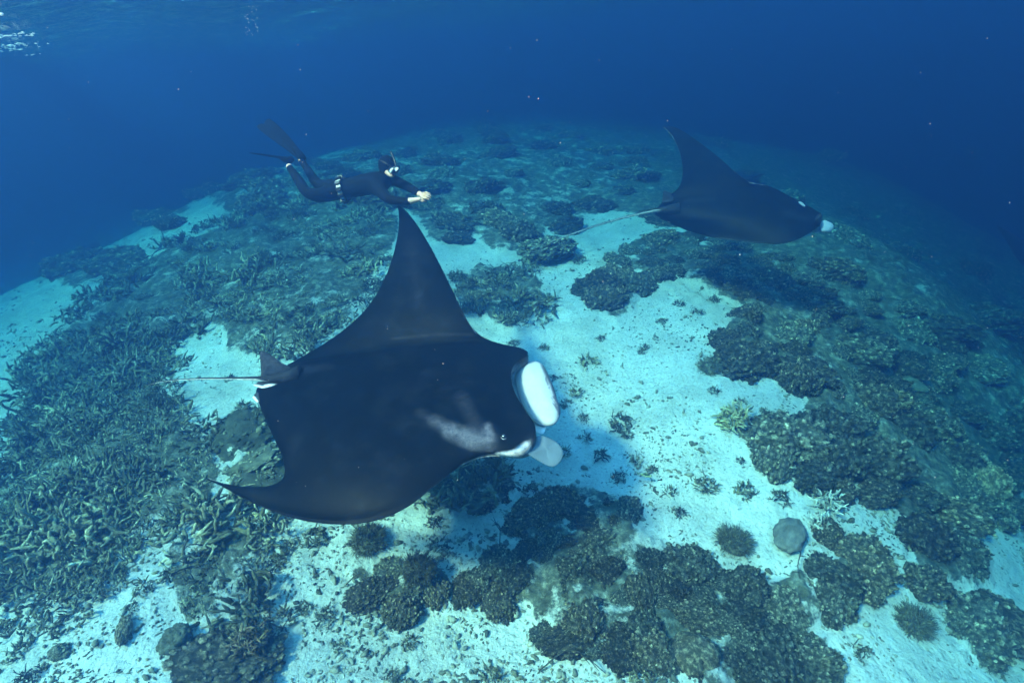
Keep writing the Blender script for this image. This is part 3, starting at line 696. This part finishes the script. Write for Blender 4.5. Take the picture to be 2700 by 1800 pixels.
body2 = manta_body(ROWS2, 150, 90, ray2, [([(1575,462),(1640,458)], 1, (.014,.015,.018), 12), ([(1800,490),(1850,500)], 3, (.010,.011,.014), 18)])
inflate('cephalic_lobe', [PD(*q) for q in [(1882,514,2.28),(1890,508,2.27),(1904,513,2.30),(1914,520,2.32),(1911,530,2.34),(1896,532,2.33),(1884,527,2.31)]], .10, M_LOBE, ray2, col=(.26, .31, .36), rings=7)
inflate('cephalic_lobe', [PD(*q) for q in [(1866,526,2.36),(1880,520,2.33),(1886,526,2.34),(1878,534,2.37),(1868,533,2.38)]], .05, M_LOBE, ray2, col=(.5, .55, .6), rings=5)
inflate('head_horn', [PD(*q) for q in [(1872,506,2.16),(1878,494,2.12),(1884,490,2.10),(1887,496,2.14),(1882,512,2.2)]], .05, M_LOBE, ray2, col=(.012, .012, .016), rings=5)
inflate('gill_patch', [PD(*q) for q in [(1834,463,2.02),(1838,463,2.02),(1849,473,2.05),(1846,475,2.07)]], .03, M_LOBE, ray2, col=(.22, .26, .3), rings=4)
inflate('dorsal_fin', [PD(*q) for q in [(1520,466,2.04),(1522,450,1.98),(1525,438,1.95),(1534,441,1.96),(1550,447,1.99),(1545,462,2.03)]], .04, M_MANTA, ray2, col=(.02, .02, .025), rings=5)
V, Fc = [], []; TP = [(1560,480,2.12),(1520,482,2.12),(1503,484,2.12),(1470,491,2.14),(1420,503,2.17),(1360,521,2.2),(1310,539,2.24),(1262,556,2.28)]
tube(V, Fc, [PD(*q) for q in TP], [.09, .035, .020, .016, .014, .012, .009, .003], 10)
tl = mesh_obj('tail', V, Fc, M_MANTA); vv = np.array(V); _, yy, _ = to_px(vv)
C = np.tile(np.array([.02, .02, .024]), (len(V), 1)); cy_ = np.repeat([q[1] for q in TP], 10); C[yy > cy_ - 1.4] = (.24, .27, .28); C[:20] = (.02,.02,.024); set_markings_shading(tl.data, C); put_under(tl, ray2)
inflate('pelvic_fin', [PD(*q) for q in [(1508,494,2.24),(1530,500,2.26),(1552,506,2.28),(1540,511,2.31),(1520,505,2.29)]], .03, M_LOBE, ray2, col=(.03,.03,.035), marks=[([(1540,509),(1556,508)], 4, (.7,.72,.75), 3)], rings=4)

ray3 = empty('manta_ray', PD(2440, 640, 4.6)); tag(ray3, 'faint shape of a third manta ray cropped by the right edge, deep in the blue', 'manta ray')
manta_body([(r[0], r[1], r[2] + .9, r[3], r[4], r[5] + .9, r[6] * 1.2, r[7], r[8]) for r in [(2290,519,3.62, 2293,519,3.62, .02,0,0), (2308,548,3.66, 2328,538,3.66, .06,0,0), (2335,592,3.70, 2372,568,3.70, .12,0,0), (2362,625,3.74, 2425,596,3.74, .2,0,0), (2385,650,3.78, 2490,632,3.80, .3,.2,0),
  (2388,668,3.82, 2500,672,3.86, .34,.3,0), (2380,690,3.88, 2480,712,3.92, .26,.1,0), (2385,725,3.95, 2450,745,3.98, .14,0,0), (2372,765,4.04, 2410,778,4.05, .07,0,0), (2352,792,4.10, 2358,796,4.10, .02,0,0)]], 70, 40, ray3, [], rev=True)
V, Fc = [], []; tube(V, Fc, [PD(*q) for q in [(2400,668,4.74),(2380,672,4.76),(2365,678,4.8),(2355,682,4.84),(2345,686,4.88)]], [.10, .04, .02, .014, .004], 8)
tl = mesh_obj('tail', V, Fc, M_MANTA); set_markings_shading(tl.data, np.tile(np.array([.02, .02, .024]), (len(V), 1))); put_under(tl, ray3)

# ------------------------------------------------------------------ the freediver
diver = empty('person', PZ(790, 436, 6.3)); tag(diver, 'freediver in black wetsuit and long fins gliding above the near ray, arms stretched forward', 'person')
J = {}; E_ = []
def jt(k, px, py, z, r, parent=None, r2=None):
    J[k] = (PZ(px, py, z), r, r2 or r)
    if parent: E_.append((parent, k))
jt('pelvis', 768, 438, 6.30, .135, r2=.125)
jt('waist', 796, 434, 6.28, .118, 'pelvis', .115)
jt('chest', 836, 426, 6.26, .145, 'waist', .15)
jt('upper', 866, 417, 6.24, .125, 'chest', .14)
jt('neck', 882, 403, 6.22, .068, 'upper')
jt('skull', 890, 384, 6.20, .102, 'neck')
jt('crown', 891, 373, 6.20, .085, 'skull')
jt('nsh', 873, 437, 6.06, .075, 'upper'); jt('nel', 893, 459, 5.92, .052, 'nsh'); jt('ncuff', 936, 463, 5.88, .040, 'nel'); jt('nwr', 957, 459, 5.88, .027, 'ncuff'); jt('npalm', 968, 456, 5.88, .028, 'nwr', .02)
jt('fsh', 898, 411, 6.36, .075, 'upper'); jt('fel', 933, 427, 6.25, .052, 'fsh'); jt('fcuff', 958, 441, 6.05, .040, 'fel'); jt('fwr', 964, 446, 5.97, .030, 'fcuff'); jt('fpalm', 973, 448, 5.90, .030, 'fwr', .02)
jt('nhip', 752, 446, 6.20, .100, 'pelvis'); jt('nth', 728, 450, 6.14, .086, 'nhip'); jt('nknee', 703, 443, 6.12, .062, 'nth'); jt('ncalf', 690, 420, 6.2, .058, 'nknee'); jt('nank', 666, 386, 6.30, .038, 'ncalf'); jt('nheel', 661, 377, 6.31, .034, 'nank')
jt('fhip', 757, 428, 6.42, .098, 'pelvis'); jt('fth', 742, 430, 6.48, .082, 'fhip'); jt('fknee', 725, 419, 6.54, .060, 'fth'); jt('fcalf', 713, 400, 6.6, .055, 'fknee'); jt('fank', 696, 374, 6.68, .037, 'fcalf'); jt('fheel', 689, 364, 6.70, .033, 'fank')
def skin_mesh(J, E_, rootk, name, sub=2):
    keys = list(J); me = bpy.data.meshes.new(name); me.from_pydata([tuple(J[k][0]) for k in keys], [(keys.index(a), keys.index(b)) for a, b in E_], [])
    o = bpy.data.objects.new(name, me); COL.objects.link(o)
    s = o.modifiers.new('skin', 'SKIN'); s.use_smooth_shade = True; s.branch_smoothing = .3
    for i, k in enumerate(keys):
        sv = me.skin_vertices[0].data[i]; sv.radius = (J[k][1], J[k][2]); sv.use_root = (k == rootk)
    o.modifiers.new('sub', 'SUBSURF').levels = sub
    dg = bpy.context.evaluated_depsgraph_get(); m2 = bpy.data.meshes.new_from_object(o.evaluated_get(dg)); o.modifiers.clear(); o.data = m2; m2.name = name; return o
body = skin_mesh(J, E_, 'pelvis', 'body')
bme = body.data; bme.materials.clear(); bme.materials.append(M_SUIT); bme.materials.append(M_SKIN)
skin_spots = [(PZ(968, 456, 5.88), .135), (PZ(975, 448, 5.90), .085), (PZ(661, 377, 6.31), .05), (PZ(692, 367, 6.69), .035)]
for p in bme.polygons:
    c = np.array(p.center[:]); p.use_smooth = True
    if any(np.linalg.norm(c - q) < r for q, r in skin_spots): p.material_index = 1
put_under(body, diver)
def fingers(px, py, z, tips, thumb):
    for k, (tx, ty, tz) in enumerate(tips):
        V, Fc = [], []; a = PZ(px, py, z); b = PZ(tx, ty, tz); off = (np.array(UP) * (.014 * (1.5 - k)))
        m1 = a + (b - a) * .55 + off + np.array([0, 0, .006]); tube(V, Fc, [a + off * .9, m1, b + off * .8 + np.array([0, 0, -.004])], [.010, .0085, .006], 7)
        f = mesh_obj('finger', V, Fc, M_SKIN); put_under(f, diver)
    V, Fc = [], []; a = PZ(px - 4, py + 1, z - .01); b = PZ(*thumb); tube(V, Fc, [a, (a + b) / 2 + np.array([0, 0, -.01]), b], [.012, .010, .007], 7)
    f = mesh_obj('thumb', V, Fc, M_SKIN); put_under(f, diver)
fingers(970, 448, 5.89, [(988, 448, 5.86), (990, 450, 5.85), (989, 452, 5.85), (986, 454, 5.85)], (979, 456, 5.83))
fingers(967, 456, 5.88, [(984, 453, 5.90), (985, 455, 5.90), (983, 457, 5.90), (979, 459, 5.90)], (974, 463, 5.88))
# face, mask, snorkel
chin = inflate('face', [PZ(*q) for q in [(884,398,6.12),(889,403,6.08),(898,407,6.05),(904,404,6.05),(906,397,6.06),(898,392,6.06),(888,392,6.10)]], .07, M_SKIN, diver, rings=5)
mk_ = inflate('mask', [PZ(*q) for q in [(891,389,6.07),(896,384,6.05),(905,383,6.03),(915,381,6.02),(917,387,6.02),(914,394,6.02),(908,399,6.02),(899,400,6.04),(892,396,6.06)]], .07, M_BLACK, diver, rings=6)
for q in ([(894.5,393,5.985),(896,388.5,5.985),(900,386.5,5.98),(904,386.8,5.975),(903,390,5.98),(899.5,396.5,5.985),(896,398,5.985)], [(906,387,5.97),(909,385,5.97),(914,384,5.96),(916,387,5.96),(913.5,391,5.96),(909.5,394.5,5.965),(907.5,391,5.97)]):
    ln = inflate('lens', [PZ(*p) for p in q], .014, M_LENS, diver, rings=4); ln.parent = mk_
V, Fc = [], []; tube(V, Fc, [PZ(*q) for q in [(902,402,6.03),(909,396,6.05),(910,384,6.10),(906,368,6.12),(901,356,6.12),(897,348,6.12)]], [.012]*6, 8)
sn = mesh_obj('snorkel', V, Fc, M_BLACK); put_under(sn, diver)
V, Fc = [], []; c = PZ(892, 383, 6.2); ax = PZ(884, 396, 6.2) - c; ax /= np.linalg.norm(ax); u, v = frame_of(ax)
hp = [c + .112 * (math.cos(a) * u + math.sin(a) * v) for a in np.linspace(0, 6.283, 28)]; tube(V, Fc, hp, [.009] * 28, 6)
st = mesh_obj('mask_strap', V, Fc, M_BLACK); put_under(st, diver)
bmv, bf = ico(4); hc = PZ(889, 380, 6.19)
hd = mesh_obj('hood', [hc + .098 * (v[0] * np.array([1, 0, 0]) * .98 + v[1] * np.array([0, 1, 0]) * .95 + v[2] * np.array([0, 0, 1]) * 1.12) for v in bmv], bf, M_SUIT); put_under(hd, diver)
# weight belt with blocks
c = PZ(788, 436, 6.28); ax = PZ(806, 431, 6.27) - PZ(770, 439, 6.29); ax /= np.linalg.norm(ax); u, v = frame_of(ax)
V, Fc = [], []; nb = 40
for k in range(nb):
    a = 2 * math.pi * k / nb; rd = np.cos(a) * u + np.sin(a) * v
    for rr_, h in ((.124, -.024), (.134, -.024), (.134, .024), (.124, .024)): V.append(c + rd * rr_ + ax * h)
for k in range(nb):
    for j in range(4): Fc.append((k*4+j, k*4+(j+1) % 4, ((k+1) % nb)*4+(j+1) % 4, ((k+1) % nb)*4+j))
belt = mesh_obj('weight_belt', V, Fc, M_LEAD, smooth=False); put_under(belt, diver)
for k in range(12):
    a = 2 * math.pi * (k + .5) / 12; rd = np.cos(a) * u + np.sin(a) * v; tn = -np.sin(a) * u + np.cos(a) * v; V = []
    for s3 in (-1, 1):
        for s1, s2 in ((-1, -1), (1, -1), (1, 1), (-1, 1)): V.append(c + rd * (.142 + .012 * s3) + tn * (.020 * s1 * (1 - .15 * s3)) + ax * (.030 * s2 * (1 - .15 * s3)))
    wb = mesh_obj('weight', V, [(0,1,2,3),(7,6,5,4),(0,4,5,1),(1,5,6,2),(2,6,7,3),(3,7,4,0)], M_BLACK, smooth=False)
    put_under(wb, diver); wb.parent = belt
def blade(pts_l, pts_r, name):
    f = inflate(name, [PZ(*p) for p in pts_l] + [PZ(*p) for p in pts_r[::-1]], .02, M_RUBBER, diver, rings=4, sub=5); return f
fin1 = inflate('fin', [PZ(*q) for q in [(698,356,6.66),(682,336,6.68),(666,316,6.70),(644,293,6.74),(625,277,6.8),(617,273,6.82),(610,277,6.83),(606,285,6.83),(599,284,6.84),(590,290,6.84),(596,298,6.82),(612,311,6.78),(638,330,6.72),(662,347,6.68),(680,362,6.66),(690,366,6.66)]], .018, M_RUBBER, diver, rings=5, sub=4)
V, Fc = [], []; tube(V, Fc, [PZ(698,366,6.68), PZ(691,359,6.68), PZ(683,349,6.69), PZ(674,338,6.70)], [.040, .052, .050, .02], 12, .7)
fp = mesh_obj('foot_pocket', V, Fc, M_RUBBER); put_under(fp, diver); fp.parent = fin1
fin2 = inflate('fin', [PZ(*q) for q in [(668,366,6.24),(656,362,6.28),(632,358,6.30),(606,354,6.34),(576,351,6.4),(574,352,6.75),(604,357,6.70),(632,362,6.66),(655,367,6.62),(668,370,6.5)]], .016, M_RUBBER, diver, nrm=(0, .25, 1), rings=5, sub=4)
V, Fc = [], []; tube(V, Fc, [PZ(674,364,6.34), PZ(668,367,6.34), PZ(656,367,6.34), PZ(640,361,6.36)], [.030, .050, .045, .018], 12, .75)
fp = mesh_obj('foot_pocket', V, Fc, M_RUBBER); put_under(fp, diver); fp.parent = fin2

# ------------------------------------------------------------------ small striped fish
mf, nf_, bf_ = newmat('fish_stripes'); wv = add(nf_, 'ShaderNodeTexWave'); wv.bands_direction = 'Z'; wv.inputs['Scale'].default_value = 40
tcf = add(nf_, 'ShaderNodeTexCoord'); nf_.links.new(tcf.outputs['Object'], wv.inputs['Vector'])
rf = ramp(nf_, wv.outputs['Color'], [(.4, (.03, .06, .03)), (.6, (.45, .5, .2))]); nf_.links.new(rf.outputs[0], bf_.inputs['Base Color'])
p = hit(1482, 1113); fish = empty('reef_fish', p + np.array([0, 0, .12])); fish.rotation_euler = (0, 0, -.5); tag(fish, 'tiny green striped fish just above the sand right of the near ray', 'fish')
V, Fc = [], []; L = .12
tube(V, Fc, [np.array([x * L, 0, 0]) for x in (-.5, -.38, -.2, 0, .2, .36, .46, .5)], [.004, .007, .014, .020, .020, .015, .008, .003], 10, .5)
fb = mesh_obj('body', V, Fc, mf, fish)
tf = mesh_obj('tail_fin', [(-.055, -.001, 0), (-.085, -.001, .02), (-.078, -.001, 0), (-.085, -.001, -.02), (-.055, .001, 0), (-.085, .001, .02), (-.078, .001, 0), (-.085, .001, -.02)], [(0,1,2),(0,2,3),(6,5,4),(7,6,4),(0,4,5,1),(3,7,4,0),(1,5,6,2),(2,6,7,3)], mf, fish, False)
mesh_obj('dorsal_fin', [(-.03, -.001, .012), (.03, -.001, .016), (0, -.001, .032), (-.03, .001, .012), (.03, .001, .016), (0, .001, .032)], [(0,1,2),(5,4,3),(0,3,4,1),(1,4,5,2),(2,5,3,0)], mf, fish, False)

# ------------------------------------------------------------------ drifting particles
V, Fc = [], []; iv, iff = ico(1); R = np.random.default_rng(3)
for k in range(200):
    x, y, z = R.uniform(-50, 2400), R.uniform(-20, 1500), R.uniform(1.3, 7.5) if k % 3 else R.uniform(1.0, 2.6)
    c = PZ(x, y, z)
    if c[2] > CZ + .7: continue
    r = R.uniform(.0004, .0010) * z ** .5; b0 = len(V); V += [c + v * r for v in iv]; Fc += [tuple(b0 + i for i in f) for f in iff]
for k in range(34):
    c = PZ(R.normal(578, 9), R.uniform(12, 82), R.uniform(5, 6)); r = R.uniform(.002, .006); b0 = len(V); V += [c + v * r for v in iv]; Fc += [tuple(b0 + i for i in f) for f in iff]
pt = mesh_obj('drifting_plankton', V, Fc, plain('plankton', (.35, .38, .38), .6, .3)); tag(pt, 'pale specks of plankton and fine bubbles drifting in the water', 'plankton', kind='stuff')

# ------------------------------------------------------------------ the sea surface seen from below
SURF = .80
gx = np.concatenate([np.linspace(-64, -26, 40)[:-1], np.linspace(-26, 12, 330), np.linspace(12, 64, 60)[1:]]); gy = np.concatenate([np.linspace(-64, 0, 40)[:-1], np.linspace(0, 30, 260), np.linspace(30, 64, 60)[1:]])
GX, GY = np.meshgrid(gx, gy); g2 = np.stack([GX.ravel(), GY.ravel()], 1)
wz = .05 * np.sin(g2[:, 0] * 1.9 + g2[:, 1] * 1.1 + 2 * fbm(g2 * .4, 2, 50)) + .035 * fbm(g2 * 1.5, 4, 51) + .02 * fbm(g2 * 5, 2, 55)
V = np.column_stack([g2, CZ + SURF + wz]); nx_, ny_ = len(gx), len(gy)
ii = (np.arange(ny_ - 1)[:, None] * nx_ + np.arange(nx_ - 1)[None]).ravel(); Fq = np.stack([ii, ii + 1, ii + nx_ + 1, ii + nx_], 1).tolist()
m, n, b = newmat('sea_surface'); n.nodes.remove(b); out = n.nodes['Material Output']
fr = add(n, 'ShaderNodeFresnel'); fr.inputs['IOR'].default_value = 1.33
tr = add(n, 'ShaderNodeBsdfTransparent'); gl = add(n, 'ShaderNodeBsdfAnisotropic'); gl.inputs['Roughness'].default_value = .08
tn_ = noise_tex(n, 3.5, 5, .6); bp = add(n, 'ShaderNodeBump'); bp.inputs['Strength'].default_value = .8; bp.inputs['Distance'].default_value = .15
n.links.new(tn_.outputs[0], bp.inputs['Height']); n.links.new(bp.outputs[0], gl.inputs['Normal']); n.links.new(bp.outputs[0], fr.inputs['Normal'])
ms = add(n, 'ShaderNodeMixShader'); n.links.new(fr.outputs[0], ms.inputs[0]); n.links.new(tr.outputs[0], ms.inputs[1]); n.links.new(gl.outputs[0], ms.inputs[2]); n.links.new(ms.outputs[0], out.inputs['Surface'])
ws = mesh_obj('water_surface', V, Fq, m); tag(ws, 'rippled sea surface seen from below', kind='structure')

V, Fc = [], []; R = np.random.default_rng(8); iv1, if1 = ico(1)  # white flecks added in streaks just below the surface
cand = np.column_stack([R.uniform(-8, -1.5, 30000), R.uniform(3.5, 12, 30000)])
st = fbm(cand @ np.array([[1.0, .5], [-1.2, 2.6]]) * .9, 4, 90); cand = cand[st > .30][:1500]
px_, py_, _ = to_px(np.column_stack([cand, np.full(len(cand), CZ + SURF)])); cand = cand[(px_ < 330) & (R.uniform(size=len(cand)) < np.clip(1.0 - px_ / 150, .0, 1))]
for x, y in cand:
    r = R.uniform(.004, .016) * (2 if R.uniform() < .08 else 1); b0 = len(V); c = np.array([x, y, CZ + SURF - .10 + R.uniform(-.02, .02)])
    V += [c + v * np.array([r * R.uniform(.8, 2.5), r, r * .6]) for v in iv1]; Fc += [tuple(b0 + i for i in f) for f in if1]
fo = mesh_obj('surface_flecks', V, Fc, plain('white_flecks', (.8, .8, .8), .5, .5)); tag(fo, 'white flecks just under the rippled surface at the upper left', 'white_flecks', kind='stuff')

# ------------------------------------------------------------------ the water itself
m, n, b = newmat('sea_water'); n.nodes.remove(b); out = n.nodes['Material Output']
pv = add(n, 'ShaderNodeVolumePrincipled')
pv.inputs['Density'].default_value = .68
pv.inputs['Color'].default_value = (.004, .0188, .053, 1)
pv.inputs['Absorption Color'].default_value = (.33, .66, .72, 1)
pv.inputs['Anisotropy'].default_value = .70
n.links.new(pv.outputs[0], out.inputs['Volume'])
B = 68.0; z0 = float(min(cx[:, 2].min(), P3[:, 2].min())) - 1.5; z1 = CZ + SURF + .25
V = [(sx * B, sy * B, z) for z in (z0, z1) for sx, sy in ((-1, -1), (1, -1), (1, 1), (-1, 1))]
hz = mesh_obj('haze', V, [(3,2,1,0),(4,5,6,7),(0,1,5,4),(1,2,6,5),(2,3,7,6),(3,0,4,7)], m, smooth=False); tag(hz, 'blue sea water that fades distant things', kind='stuff')
print('objects', len(bpy.data.objects), 'staghorn', sum(o.name.startswith('staghorn') for o in bpy.data.objects), 'heads', sum(o.name.startswith('knobbly') for o in bpy.data.objects), 'tris', sum(len(me.polygons) for me in bpy.data.meshes) * 2)
